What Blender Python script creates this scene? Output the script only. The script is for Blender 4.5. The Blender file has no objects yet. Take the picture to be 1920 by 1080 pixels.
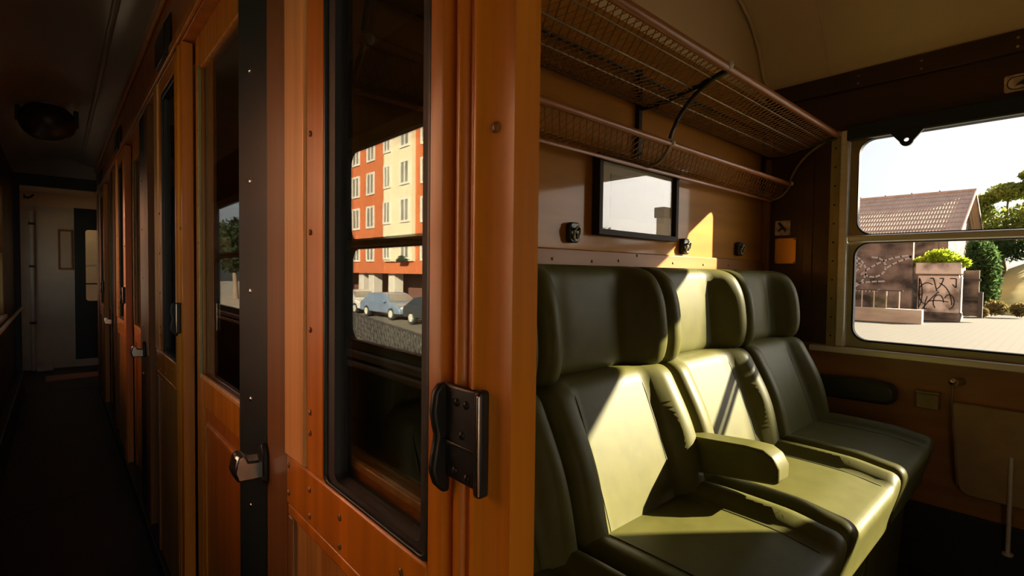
import bpy, bmesh, math, random
from mathutils import Vector, Matrix, noise
random.seed(7)
C = bpy.context.scene.collection
PI = math.pi
H = 1.10            # eye height above the carriage floor; shapes below use eye-relative z unless local

# ------------------------------------------------------------------ camera, sky, sun, exposure
def set_camera():
    cx, cy = 960., 540.
    vy = Vector((108-cx, 502-cy)); vx = Vector((2010-cx, 525-cy))
    f = math.sqrt(-(vy.dot(vx)))
    Y = Vector((vy.x, vy.y, f)).normalized()
    X = Vector((vx.x, vx.y, f)).normalized()
    X = (X - Y*X.dot(Y)).normalized()
    Z = -X.cross(Y)
    if Z.y > 0: Z = -Z
    # rows X,Y,Z = world axes in camera coords (x right, y down, z forward)
    R = Matrix((X, Y, Z))
    right = R @ Vector((1, 0, 0)); up = R @ Vector((0, -1, 0)); back = R @ Vector((0, 0, -1))
    m = Matrix((right, up, back)).transposed().to_4x4()
    m.translation = Vector((0, 0, H))
    cd = bpy.data.cameras.new('camera'); cam = bpy.data.objects.new('camera', cd); C.objects.link(cam)
    cam.matrix_world = m
    cd.sensor_width = 36; cd.lens = f/1920*36; cd.clip_start = .02; cd.clip_end = 800
    bpy.context.scene.camera = cam
set_camera()

SUN_DIR = Vector((.52, -.40, .298)).normalized()      # towards the sun
w = bpy.data.worlds.new('sky'); bpy.context.scene.world = w; w.use_nodes = True
nt = w.node_tree; nt.nodes.clear()
sky = nt.nodes.new('ShaderNodeTexSky'); sky.sky_type = 'NISHITA'; sky.sun_disc = False
sky.sun_elevation = math.asin(SUN_DIR.z); sky.sun_rotation = math.atan2(SUN_DIR.x, SUN_DIR.y)
sky.dust_density = 2.5; sky.air_density = 1.0; sky.ozone_density = 1.0
hs = nt.nodes.new('ShaderNodeHueSaturation'); hs.inputs['Saturation'].default_value = .35
bg = nt.nodes.new('ShaderNodeBackground'); bg.inputs['Strength'].default_value = .192
wo = nt.nodes.new('ShaderNodeOutputWorld')
nt.links.new(sky.outputs[0], hs.inputs['Color']); nt.links.new(hs.outputs[0], bg.inputs[0]); nt.links.new(bg.outputs[0], wo.inputs[0])

sl = bpy.data.lights.new('sun', 'SUN'); sl.energy = 33.0; sl.angle = math.radians(.55); sl.color = (1, .88, .66)
so = bpy.data.objects.new('sun', sl); C.objects.link(so)
so.rotation_euler = SUN_DIR.to_track_quat('Z', 'Y').to_euler(); so.location = SUN_DIR*60

vs = bpy.context.scene.view_settings
bpy.context.scene.display_settings.display_device = 'sRGB'
vs.view_transform = 'Standard'; vs.look = 'None'; vs.gamma = 1; vs.use_curve_mapping = False
vs.exposure = 0.0

# ------------------------------------------------------------------ materials
def nodes(name):
    m = bpy.data.materials.new(name); m.use_nodes = True
    t = m.node_tree; t.nodes.clear()
    o = t.nodes.new('ShaderNodeOutputMaterial')
    return m, t, o
def mat(name, col, rough=.5, metal=0., var=.15, scale=(8, 8, 8), bump=0., coat=0., spec=.5, col2=None, detail=4, coat_rough=.15, sharp=(.3, .7)):
    m, t, o = nodes(name)
    b = t.nodes.new('ShaderNodeBsdfPrincipled')
    tc = t.nodes.new('ShaderNodeTexCoord'); mp = t.nodes.new('ShaderNodeMapping')
    mp.inputs['Scale'].default_value = scale
    n = t.nodes.new('ShaderNodeTexNoise'); n.inputs['Scale'].default_value = 1.0; n.inputs['Detail'].default_value = detail
    r = t.nodes.new('ShaderNodeValToRGB')
    c2 = col2 if col2 else tuple(c*(1-var) for c in col)
    c1 = col if col2 else tuple(min(1, c*(1+var)) for c in col)
    r.color_ramp.elements[0].position = sharp[0]; r.color_ramp.elements[1].position = sharp[1]
    r.color_ramp.elements[0].color = (*c2, 1); r.color_ramp.elements[1].color = (*c1, 1)
    t.links.new(tc.outputs['Object'], mp.inputs[0]); t.links.new(mp.outputs[0], n.inputs['Vector'])
    t.links.new(n.outputs['Fac'], r.inputs[0]); t.links.new(r.outputs[0], b.inputs['Base Color'])
    b.inputs['Roughness'].default_value = rough; b.inputs['Metallic'].default_value = metal
    b.inputs['Specular IOR Level'].default_value = spec
    b.inputs['Coat Weight'].default_value = coat; b.inputs['Coat Roughness'].default_value = coat_rough
    if bump:
        bp = t.nodes.new('ShaderNodeBump'); bp.inputs['Strength'].default_value = bump; bp.inputs['Distance'].default_value = .004
        t.links.new(n.outputs['Fac'], bp.inputs['Height']); t.links.new(bp.outputs[0], b.inputs['Normal'])
    t.links.new(b.outputs[0], o.inputs[0])
    return m
def glass(name, ior=1.5, tint=(1, 1, 1), rough=0.0, bump=0.):
    m, t, o = nodes(name)
    tr = t.nodes.new('ShaderNodeBsdfTransparent'); tr.inputs[0].default_value = (*tint, 1)
    gl = t.nodes.new('ShaderNodeBsdfGlossy'); gl.inputs['Roughness'].default_value = rough
    fr = t.nodes.new('ShaderNodeFresnel'); fr.inputs['IOR'].default_value = ior
    ge = t.nodes.new('ShaderNodeNewGeometry'); mr = t.nodes.new('ShaderNodeMapRange')   # thin sheet: same reflectance from both faces
    mr.inputs['To Min'].default_value = ior; mr.inputs['To Max'].default_value = 1/ior
    t.links.new(ge.outputs['Backfacing'], mr.inputs['Value']); t.links.new(mr.outputs[0], fr.inputs['IOR'])
    mx = t.nodes.new('ShaderNodeMixShader')
    t.links.new(fr.outputs[0], mx.inputs[0]); t.links.new(tr.outputs[0], mx.inputs[1]); t.links.new(gl.outputs[0], mx.inputs[2])
    if bump:
        tc = t.nodes.new('ShaderNodeTexCoord'); n = t.nodes.new('ShaderNodeTexNoise'); n.inputs['Scale'].default_value = 5
        bp = t.nodes.new('ShaderNodeBump'); bp.inputs['Strength'].default_value = bump; bp.inputs['Distance'].default_value = .01
        t.links.new(tc.outputs['Object'], n.inputs['Vector']); t.links.new(n.outputs['Fac'], bp.inputs['Height'])
        t.links.new(bp.outputs[0], gl.inputs['Normal']); t.links.new(bp.outputs[0], fr.inputs['Normal'])
    t.links.new(mx.outputs[0], o.inputs[0])
    return m
def brick_mat(name, c1, c2, mortar, scale, rough=.9):
    m, t, o = nodes(name)
    b = t.nodes.new('ShaderNodeBsdfPrincipled'); tc = t.nodes.new('ShaderNodeTexCoord')
    br = t.nodes.new('ShaderNodeTexBrick'); br.inputs['Scale'].default_value = scale
    br.inputs['Color1'].default_value = (*c1, 1); br.inputs['Color2'].default_value = (*c2, 1); br.inputs['Mortar'].default_value = (*mortar, 1)
    br.inputs['Mortar Size'].default_value = .03
    t.links.new(tc.outputs['Object'], br.inputs['Vector']); t.links.new(br.outputs['Color'], b.inputs['Base Color'])
    b.inputs['Roughness'].default_value = rough
    t.links.new(b.outputs[0], o.inputs[0])
    return m

M = {}
M['orange'] = mat('varnished_orange_wood', (.57, .185, .008), .38, var=.28, scale=(30, 30, 1.2), coat=.5, bump=.06, detail=6, coat_rough=.2)
M['orange2'] = mat('varnished_red_brown_wood', (.48, .13, .008), .38, var=.25, scale=(30, 30, 1.5), coat=.5, bump=.06, coat_rough=.2)
M['tan'] = mat('varnished_tan_wood', (.80, .40, .12), .42, var=.2, scale=(40, 40, 1.5), coat=.6, bump=.08, coat_rough=.15)
M['ply'] = mat('plywood_panel', (.52, .25, .05), .5, scale=(60, 60, 2.5), coat=.2, bump=.1, detail=8, col2=(.30, .105, .015))
M['post'] = mat('brown_post_wood', (.20, .08, .018), .45, var=.2, scale=(40, 40, 1.2), coat=.3)
M['bulk'] = mat('bulkhead_veneer', (.37, .155, .017), .55, var=.22, scale=(1.3, 10, 12), coat=.22, spec=.1, bump=.0, detail=6, coat_rough=.07)
M['pframe'] = mat('dark_frame_wood', (.030, .018, .010), .6, var=.2, spec=.15)
M['dark'] = mat('dark_brown_wood', (.055, .022, .010), .45, var=.25, scale=(6, 2, 14), coat=.15)
M['mid'] = mat('brown_lower_panel', (.34, .15, .034), .45, var=.22, scale=(20, 1.4, 16), coat=.25)
M['rail'] = mat('brown_rail_wood', (.30, .115, .018), .5, var=.2, scale=(1.5, 20, 20), coat=.15, spec=.2)
M['rackbar'] = mat('rack_bar_wood', (.36, .125, .035), .4, var=.15, scale=(2, 30, 30), coat=.2)
M['leather'] = mat('olive_leather', (.078, .073, .015), .52, var=.10, scale=(22, 22, 22), bump=.06, spec=.15, coat=.04, coat_rough=.3, detail=7)
M['leather2'] = mat('dark_leather', (.03, .037, .018), .40, var=.12, scale=(14, 14, 14), bump=.10, coat=.1, coat_rough=.3)
M['seam'] = mat('dark_seam_thread', (.06, .06, .02), .7)
M['cream'] = mat('cream_painted_ceiling', (.78, .60, .35), .35, var=.05, scale=(2, 2, 2), coat=.2, coat_rough=.3)
M['grey'] = mat('grey_brown_ceiling', (.38, .31, .21), .3, var=.10, scale=(2, 2, 2), coat=.3, coat_rough=.2)
M['lino'] = mat('dark_linoleum', (.022, .022, .018), .5, var=.25, scale=(5, 5, 5))
M['black'] = mat('black_painted_metal', (.012, .012, .011), .35, var=.3, scale=(30, 30, 30), bump=.05)
M['worn'] = mat('worn_black_metal', (.016, .015, .013), .4, metal=.3, col2=(.25, .2, .14), scale=(45, 45, 45), sharp=(.25, .34))
M['green'] = mat('dark_green_steel', (.012, .020, .019), .4, var=.2, scale=(4, 4, 4))
M['rubber'] = mat('black_rubber', (.014, .015, .015), .6, var=.1)
M['teal'] = mat('dark_teal_metal', (.012, .022, .024), .35, var=.15)
M['alu'] = mat('aluminium', (.80, .76, .64), .34, metal=.3, var=.08, scale=(3, 3, 40))
M['brassy'] = mat('yellowed_metal_strip', (.34, .28, .11), .55, metal=.3, var=.2, scale=(20, 20, 6))
M['olive_metal'] = mat('olive_window_frame', (.34, .30, .16), .4, metal=.5, var=.15, scale=(6, 6, 6))
M['chrome'] = mat('polished_steel', (.75, .70, .62), .2, metal=1, var=.1)
M['brass'] = mat('polished_brass', (.85, .46, .10), .32, metal=.6, var=.1)
M['enamel'] = mat('worn_enamel', (.90, .72, .56), .4, col2=(.3, .2, .12), scale=(40, 40, 40))
M['net'] = mat('brown_lacquered_wire', (.26, .13, .045), .45, var=.2, scale=(20, 20, 20))
M['rod'] = mat('dull_rod', (.26, .19, .11), .4, metal=.4, var=.3, scale=(12, 12, 12))
M['paper'] = mat('cream_paper', (.62, .54, .38), .9, var=.04)
M['print'] = mat('grey_print', (.55, .49, .36), .9, col2=(.42, .38, .28), scale=(7, 7, 5))
M['tableface'] = mat('table_laminate', (.36, .25, .10), .5, var=.1, scale=(20, 20, 20))
M['vest'] = mat('pale_vestibule_paint', (.62, .56, .42), .4, var=.12, scale=(2, 2, 3))
M['white'] = mat('off_white_paint', (.6, .58, .5), .4, var=.08)
M['sunpatch'] = mat('sun_patch_brown', (.42, .16, .08), .5, var=.2, scale=(2, 20, 20))  # brown stands in for sunlight on the vestibule floor
M['opal'] = mat('smoked_lamp_glass', (.05, .042, .034), .25, var=.1)
M['door_glass'] = glass('door_glass', 1.95, (.80, .82, .78), 0, .01)
M['pane'] = glass('window_pane', 1.35, (.98, .98, .97))
M['pic_glass'] = glass('picture_glass', 1.55, (.95, .95, .95), .0)
# outside
M['ground'] = brick_mat('pale_paving', (.10, .087, .070), (.095, .083, .067), (.085, .074, .059), 1.2)
M['ground2'] = mat('asphalt_yard', (.185, .16, .125), .9, var=.12, scale=(.5, .5, .5))
M['red'] = mat('red_render', (.46, .125, .042), .85, var=.06, scale=(.6, .6, .6))
M['creamw'] = mat('cream_render', (.62, .53, .37), .85, var=.05, scale=(.6, .6, .6))
M['wframe'] = mat('white_window_frame', (.62, .58, .50), .6, var=.04)
M['wpane'] = mat('grey_window_glass', (.20, .19, .16), .15, var=.3, scale=(.8, .8, .8))
M['col'] = mat('white_column', (.52, .48, .41), .8, var=.04)
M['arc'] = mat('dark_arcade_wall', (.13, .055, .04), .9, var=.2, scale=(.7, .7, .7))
M['roof'] = mat('brown_sheet_roof', (.74, .53, .40), .8, col2=(.64, .45, .34), scale=(.9, 2.5, .9), sharp=(.35, .65))
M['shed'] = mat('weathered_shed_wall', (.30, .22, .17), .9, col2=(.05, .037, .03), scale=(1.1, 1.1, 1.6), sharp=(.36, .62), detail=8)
M['graf'] = mat('stained_concrete', (.78, .64, .54), .9, col2=(.22, .16, .12), scale=(1.1, 1.1, 1.1), sharp=(.36, .52), detail=8)
M['conc'] = mat('pale_concrete', (.66, .56, .42), .9, col2=(.50, .40, .29), scale=(1, 1, 3), sharp=(.35, .6))
M['stroke'] = mat('black_spray_paint', (.03, .025, .025), .7, var=.1)
M['strokew'] = mat('white_spray_paint', (.5, .46, .44), .7, var=.1)
def leaf_mat(name, col, col2):
    m, t, o = nodes(name)
    tc = t.nodes.new('ShaderNodeTexCoord'); n = t.nodes.new('ShaderNodeTexNoise'); n.inputs['Scale'].default_value = 1.6
    r = t.nodes.new('ShaderNodeValToRGB'); r.color_ramp.elements[0].position = .35; r.color_ramp.elements[1].position = .65
    r.color_ramp.elements[0].color = (*col2, 1); r.color_ramp.elements[1].color = (*col, 1)
    d = t.nodes.new('ShaderNodeBsdfDiffuse'); tr = t.nodes.new('ShaderNodeBsdfTranslucent'); mx = t.nodes.new('ShaderNodeMixShader'); mx.inputs[0].default_value = .5
    t.links.new(tc.outputs['Object'], n.inputs['Vector']); t.links.new(n.outputs['Fac'], r.inputs[0])
    for x in (d, tr): t.links.new(r.outputs[0], x.inputs[0])
    t.links.new(d.outputs[0], mx.inputs[1]); t.links.new(tr.outputs[0], mx.inputs[2]); t.links.new(mx.outputs[0], o.inputs[0])
    return m
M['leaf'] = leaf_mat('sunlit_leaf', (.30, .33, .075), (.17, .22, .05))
M['leafs'] = leaf_mat('dull_green_leaf', (.035, .05, .026), (.02, .03, .016))  # darker, duller green than the other leaves
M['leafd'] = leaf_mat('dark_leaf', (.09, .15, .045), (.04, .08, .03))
M['leafy'] = leaf_mat('yellow_green_leaf', (.50, .56, .05), (.30, .40, .03))
M['straw'] = mat('dry_grass', (.60, .48, .20), .9, col2=(.40, .36, .14), scale=(.8, .8, .8))
M['straws'] = leaf_mat('dry_leaf', (.30, .23, .10), (.16, .13, .05))
M['bark'] = mat('bark', (.13, .09, .06), .9, var=.2)
M['carw'] = mat('white_car_paint', (.62, .60, .55), .3, var=.02, coat=.6)
M['carb'] = mat('blue_grey_car_paint', (.16, .21, .30), .3, var=.02, coat=.6)
M['cark'] = mat('dark_car_paint', (.03, .034, .04), .3, var=.02, coat=.6)
M['tyre'] = mat('tyre', (.02, .02, .02), .8)
M['lens'] = mat('headlamp_lens', (.6, .6, .55), .2)
M['fence'] = mat('dark_fence_paint', (.05, .045, .04), .6)

# ------------------------------------------------------------------ mesh helpers
class MB:
    def __init__(s): s.v = []; s.f = []
    def add(s, vs, fs):
        o = len(s.v); s.v += [tuple(v) for v in vs]; s.f += [tuple(i+o for i in f) for f in fs]; return s
    def box(s, x0, x1, y0, y1, z0, z1):
        return s.add([(x0,y0,z0),(x1,y0,z0),(x1,y1,z0),(x0,y1,z0),(x0,y0,z1),(x1,y0,z1),(x1,y1,z1),(x0,y1,z1)],
                     [(0,3,2,1),(4,5,6,7),(0,1,5,4),(1,2,6,5),(2,3,7,6),(3,0,4,7)])
    def prism(s, poly, axis, a0, a1):
        # poly: list of 2-tuples in the two remaining axes (x,y,z order), closed caps
        n = len(poly); vs = []
        for a in (a0, a1):
            for p in poly:
                q = list(p); q.insert(axis, a); vs.append(q)
        fs = [tuple(range(n))[::-1], tuple(range(n, 2*n))] + [(i, (i+1) % n, n+(i+1) % n, n+i) for i in range(n)]
        return s.add(vs, fs)
    def tube(s, path, r, n=8, cap=True, rs=None):
        P = [Vector(p) for p in path]; vs = []; fs = []
        up = Vector((0, 0, 1))
        for i, p in enumerate(P):
            d = (P[min(i+1, len(P)-1)] - P[max(i-1, 0)]).normalized()
            u = up if abs(d.z) < .9 else Vector((1, 0, 0))
            a = d.cross(u).normalized(); b = d.cross(a)
            rr = rs[i] if rs else r
            for k in range(n):
                t = 2*PI*k/n; vs.append(p + a*math.cos(t)*rr + b*math.sin(t)*rr)
        for i in range(len(P)-1):
            for k in range(n):
                fs.append((i*n+k, i*n+(k+1) % n, (i+1)*n+(k+1) % n, (i+1)*n+k))
        if cap: fs += [tuple(range(n))[::-1], tuple(range((len(P)-1)*n, len(P)*n))]
        return s.add(vs, fs)
    def sphere(s, c, r, nu=12, nv=8, sc=(1, 1, 1), v0=0, v1=PI):
        vs = []; fs = []
        for j in range(nv+1):
            a = v0+(v1-v0)*j/nv
            for i in range(nu):
                b = 2*PI*i/nu
                vs.append((c[0]+r*sc[0]*math.sin(a)*math.cos(b), c[1]+r*sc[1]*math.sin(a)*math.sin(b), c[2]+r*sc[2]*math.cos(a)))
        for j in range(nv):
            for i in range(nu):
                fs.append((j*nu+i, (j+1)*nu+i, (j+1)*nu+(i+1) % nu, j*nu+(i+1) % nu))
        return s.add(vs, fs)
    def disc(s, c, axis, r, h, n=12):
        poly = [(r*math.cos(2*PI*i/n), r*math.sin(2*PI*i/n)) for i in range(n)]
        oth = [k for k in range(3) if k != axis]
        poly = [(p[0]+c[oth[0]], p[1]+c[oth[1]]) for p in poly]
        return s.prism(poly, axis, c[axis]-h/2, c[axis]+h/2)
    def ring(s, outer, inner, axis, a0, a1):
        # outer and inner loops with equal count; a frame plate with thickness
        n = len(outer); vs = []
        for a in (a0, a1):
            for L in (outer, inner):
                for p in L:
                    q = list(p); q.insert(axis, a); vs.append(q)
        fs = []
        for i in range(n):
            j = (i+1) % n
            fs += [(i, j, n+j, n+i), (2*n+i, 3*n+i, 3*n+j, 2*n+j), (i, 2*n+i, 2*n+j, j), (n+i, n+j, 3*n+j, 3*n+i)]
        return s.add(vs, fs)
    def rbox(s, half, r, c=(0, 0, 0), n=8, fn=None):
        # rounded box made of six grids, optional deformation fn(Vector)->Vector
        hx, hy, hz = half; vs = {}; V = []; F = []
        def pt(p):
            q = Vector(tuple(max(-(h-r), min(h-r, x)) for x, h in zip(p, half)))
            d = Vector(p)-q
            if d.length > 1e-9: q = q + d.normalized()*r
            q = q+Vector(c)
            return fn(q) if fn else q
        def coords(h, m):
            k = [-h, -h+r*.3, -h+r*.65]; inner = [(-h+r)+(2*h-2*r)*i/m for i in range(m+1)]
            return k+inner+[-a for a in k[::-1]]
        for ax in range(3):
            o = [k for k in range(3) if k != ax]
            A = coords(half[o[0]], n); B = coords(half[o[1]], n)
            for sg in (-1, 1):
                idx = {}
                for i, a in enumerate(A):
                    for j, b in enumerate(B):
                        p = [0, 0, 0]; p[ax] = sg*half[ax]; p[o[0]] = a; p[o[1]] = b
                        key = tuple(round(x, 6) for x in p)
                        if key not in vs: vs[key] = len(V); V.append(pt(p))
                        idx[i, j] = vs[key]
                for i in range(len(A)-1):
                    for j in range(len(B)-1):
                        q = (idx[i, j], idx[i+1, j], idx[i+1, j+1], idx[i, j+1])
                        flip = (sg < 0) != (ax == 1)
                        F.append(q[::-1] if flip else q)
        return s.add(V, F)

MESHN = {}
def build(name, mb, m, parent=None, local=False, smooth=None, bevel=0, seg=2):
    """one mesh object. local=False: eye-relative world coordinates; local=True: coordinates of the thing's own base."""
    me = bpy.data.meshes.new(name)
    off = Vector((0, 0, 0))
    if not local:
        off = Vector((0, 0, H))
        p = parent
        while p is not None: off = off - p.location; p = p.parent
    me.from_pydata([Vector(v)+off for v in mb.v], [], mb.f)
    me.update()
    bm = bmesh.new(); bm.from_mesh(me); bmesh.ops.recalc_face_normals(bm, faces=bm.faces); bm.to_mesh(me); bm.free()
    me.materials.append(M[m] if isinstance(m, str) else m)
    if smooth is not None:
        for p in me.polygons: p.use_smooth = True
        me.set_sharp_from_angle(angle=math.radians(smooth))
    o = bpy.data.objects.new(name, me); C.objects.link(o)
    if parent is not None: o.parent = parent
    if bevel:
        md = o.modifiers.new('bevel', 'BEVEL'); md.width = bevel; md.segments = seg; md.limit_method = 'ANGLE'
        for p in me.polygons: p.use_smooth = True
        me.set_sharp_from_angle(angle=math.radians(50))
    return o
def box(name, m, b, parent=None, bevel=.003, local=False):
    return build(name, MB().box(*b), m, parent, local, bevel=bevel)
def tag(o, label=None, cat=None, group=None, kind=None):
    if label: o['label'] = label
    if cat: o['category'] = cat
    if group: o['group'] = group
    if kind: o['kind'] = kind
    return o
def thing(name, loc, label=None, cat=None, group=None, kind=None, local=False):
    o = bpy.data.objects.new(name, None); C.objects.link(o); o.empty_display_size = .1
    o.location = loc if local else (loc[0], loc[1], loc[2]+H)
    return tag(o, label, cat, group, kind)
def struct(name, loc=(0, 0, 0)): return thing(name, loc, kind='structure')
def sbox(name, m, b, bevel=.002): return tag(box(name, m, b, None, bevel), kind='structure')
def kids(o): return [c for c in bpy.data.objects if c.parent == o]
def copy_tree(o, parent=None):
    c = o.copy(); C.objects.link(c); c.parent = parent
    for ch in kids(o): copy_tree(ch, c)
    return c
def rrect(y0, y1, z0, z1, r, n=6):
    pts = []
    for cy, cz, a0 in ((y1-r, z1-r, 0), (y0+r, z1-r, 90), (y0+r, z0+r, 180), (y1-r, z0+r, 270)):
        for i in range(n+1):
            a = math.radians(a0+90*i/n); pts.append((cy+r*math.cos(a), cz+r*math.sin(a)))
    return pts
def rect_like(y0, y1, z0, z1, n=6):
    # a plain rectangle sampled with the same number of points as rrect
    pts = []
    for (cy, cz), d in (((y1, z1), 0), ((y0, z1), 1), ((y0, z0), 2), ((y1, z0), 3)):
        for i in range(n+1): pts.append((cy, cz))
    return pts
def rrect_o(y0, y1, z0, z1, r=.004, n=6): return rrect(y0, y1, z0, z1, r, n)
def sstep(a, b, x):
    t = max(0, min(1, (x-a)/(b-a))); return t*t*(3-2*t)

FZ = -H                         # floor level, eye-relative
XP, XW, YB, YF = .27, 2.417, .96, -.80
PITCH = 1.657
YEND = 6.0
XL = -.27
CZ = .93

# ------------------------------------------------------------------ floors
fl = struct('floor', (1.0, 2.6, FZ))
build('floor_deck', MB().box(XL-.1, XW+.1, -2.2, YEND+1.6, FZ-.06, FZ-.006), 'lino', fl)
def quad(pts, z0, z1): return MB().prism(pts, 2, z0, z1)
build('linoleum_sheet', quad([(XL, -2.1), (.268, -2.1), (.268, 3.315), (XL, 3.02)], FZ-.006, FZ), 'lino', fl)
build('linoleum_sheet', quad([(XL, 3.026), (.268, 3.321), (.268, YEND+.05), (XL, YEND+.05)], FZ-.006, FZ), 'lino', fl)
build('linoleum_sheet', MB().box(.272, XW, YF, YB, FZ-.006, FZ), 'lino', fl)
build('linoleum_sheet', MB().box(XL-.1, XW, YEND+.056, YEND+1.5, FZ-.006, FZ), 'lino', fl)
box('sun_patch_board', 'sunpatch', (-.10, .36, YEND+.56, YEND+.86, FZ-.002, FZ+.012), fl)  # sun patch on the floor, put in as a brown board

# ------------------------------------------------------------------ window wall of the compartment (wall_right)
WY0, WY1, WZ0, WZ1 = -.715, .69, -.275, .60
wr = struct('wall_right', (XW, .1, FZ))
YW0, YW1 = -2.2, YEND+1.5
build('lower_panel', MB().box(XW, XW+.06, YF, YB+.0, FZ, WZ0-.01), 'mid', wr)
build('upper_panel', MB().box(XW, XW+.06, YF, YB, WZ1, .762), 'dark', wr)
build('cornice', MB().box(XW-.012, XW+.06, YF, YB, .764, .838), 'dark', wr, bevel=.004)
build('side_panel', MB().box(XW, XW+.06, WY1, YB, WZ0-.008, WZ1-.002), 'dark', wr)
build('side_panel', MB().box(XW, XW+.06, YF, WY0, WZ0-.008, WZ1-.002), 'dark', wr)
build('panel_strip', MB().box(XW-.006, XW, .752, .79, WZ0, WZ1), 'dark', wr, bevel=.002)
build('corner_post', MB().box(XW-.022, XW, .925, .96, WZ0-.02, WZ1+.14), 'post', wr, bevel=.003)
bo = MB()
for y in (.60, .40, .145, -.10, -.35):
    for z in (.782, .812): bo.sphere((XW-.013, y, z), .005, 8, 5, (.5, 1, 1))
build('bolt_heads', bo, 'brassy', wr, smooth=60)
build('outer_wall', MB().box(XW, XW+.06, YB+.0, YW1, FZ, 1.3), 'mid', wr)
build('outer_wall', MB().box(XW, XW+.06, YW0, YF, FZ, 1.3), 'mid', wr)
sbox('baseboard_right', 'lino', (XW-.014, XW-.0005, YF, YB, FZ, -.845), .004)
# window_1
def carriage_window(name, X, y0, y1, zb, zt, sgn, zbar=(.140, .172), blind=True, mats=('olive_metal', 'alu')):
    """frame in plane X; sgn=+1: the room lies towards -X, -1: towards +X"""
    t = struct(name, (X, (y0+y1)/2, zb))
    s = sgn
    def bx(nm, m, d0, d1, a, b, c, d, bev=.003, par=t):
        xx = sorted((X-s*d0, X-s*d1)); return box(nm, m, (xx[0], xx[1], a, b, c, d), par, bev)
    iy0, iy1 = y0+.05, y1-.05                        # inside the channels
    for a, b in ((y1-.035, y1), (y0, y0+.035)):
        st = bx('edge_strip', 'brassy', -.03, .008, a, b, zb-.025, zt+.0, .002)
        rv = MB()
        k = zb+.03
        while k < zt:
            rv.sphere((X-s*.008, (a+b)/2, k), .004, 8, 5, (.6, 1, 1)); k += .078
        build('rivets', rv, 'black', st, smooth=60)
    for a, b in ((y1-.068, y1-.036), (y0+.036, y0+.068)):
        bx('guide_channel', mats[1], -.03, .020, a, b, zb-.012, zt-.0, .006)
    fy0, fy1 = y0+.07, y1-.07
    fr = MB().ring(rrect(fy0, fy1, zbar[1]-.005, zt, .004), rrect(fy0+.027, fy1-.027, zbar[1]-.004, zt-.045, .055), 0, X-s*.004, X+s*.025)
    build('upper_sash', fr, mats[0], t, smooth=40)
    fr = MB().ring(rrect(fy0, fy1, zb-.012, zbar[0]+.004, .004), rrect(fy0+.020, fy1-.020, zb+.018, zbar[0]+.003, .055), 0, X+s*.006, X+s*.035)
    build('lower_frame', fr, mats[0], t, smooth=40)
    # gasket lines
    for (a, b, c, d, o) in ((fy0+.027, fy1-.027, zbar[1], zt-.045, .003), (fy0+.020, fy1-.020, zb+.018, zbar[0], .012)):
        g = MB().ring(rrect(a-.003, b+.003, c-.003, d+.003, .056), rrect(a+.003, b-.003, c+.003, d-.003, .052), 0, X+s*(o-.006), X+s*(o+.02))
        build('gasket', g, 'rubber', t, smooth=40)
    mb_ = MB()
    mb_.prism([(zz, xx) for zz, xx in []] or [(X-s*.004, zbar[0]), (X-s*.020, zbar[0]+.006), (X-s*.022, zbar[1]-.006), (X-s*.006, zbar[1])], 1, fy0, fy1)
    # prism over y: poly given in (x,z)
    build('sash_rail', mb_, mats[1], t, bevel=.003)
    build('pane', MB().box(min(X+s*.012, X+s*.016), max(X+s*.012, X+s*.016), fy0+.02, fy1-.02, zbar[1]-.01, zt-.03), 'pane', t)
    build('pane', MB().box(min(X+s*.022, X+s*.026), max(X+s*.022, X+s*.026), fy0+.014, fy1-.014, zb+.005, zbar[0]+.01), 'pane', t)
    return t
w1 = carriage_window('window_1', XW, WY0, WY1, WZ0, WZ1, 1)
# dark top rail of the sash with its two pull tabs
tr_ = build('top_rail', MB().box(XW-.03, XW+.004, WY0+.05, WY1-.06, .553, .615), 'teal', w1, bevel=.006)
def pull_tab(y):
    o = []; i = []
    for k in range(28):
        a = 2*PI*k/28
        i.append((y+.0075*math.cos(a), .523+.0075*math.sin(a)))
        px, pz = math.cos(a), math.sin(a)
        if pz >= -.05:
            o.append((y+.052*px, .556 if pz < .45 else .562))
        else:
            o.append((y+.022*px, .523+.024*pz))
    return build('pull_tab', MB().ring(o, i, 0, XW-.032, XW-.020), 'teal', tr_, bevel=.002)
pull_tab(.434)
box('window_sill', 'alu', (XW-.035, XW+.0, -.76, .745, -.313, -.287), w1, .004)

# ------------------------------------------------------------------ bulkhead behind the seats (wall_back) and its trims
wb = struct('wall_back', (1.35, YB, FZ))
build('lower_board', MB().box(XP+.06, XW, YB, YB+.04, FZ, .020), 'mid', wb)
build('veneer_panel', MB().box(XP+.06, XW, YB, YB+.04, .071, .79), 'bulk', wb)
build('painted_board', MB().box(XP+.06, XW, YB, YB+.04, .79, 1.3), 'cream', wb)
tr1 = tag(box('trim_1', 'rail', (XP+.06, XW-.022, YB-.012, YB+.02, .021, .071), None, .004), kind='structure')
sc = MB()
for x, z in ((.84, .042), (1.00, .041), (1.17, .038), (1.30, .043), (1.40, .062), (1.62, .043), (1.84, .042), (2.05, .044), (2.25, .043)):
    sc.sphere((x, YB-.013, z), .0045, 8, 5, (1, .5, 1))
build('screw_heads', sc, 'post', tr1, smooth=60)
wf = struct('wall_front', (1.35, YF, FZ))
build('veneer_panel', MB().box(XP+.06, XW, YF-.04, YF, FZ, .64), 'bulk', wf)
build('painted_board', MB().box(XP+.06, XW, YF-.04, YF, .64, 1.3), 'cream', wf)
for k in range(1, 4):
    b0 = YB+PITCH*k
    sbox('wall_back', 'bulk', (XP+.06, XW, b0, b0+.04, FZ, 1.3))
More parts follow.
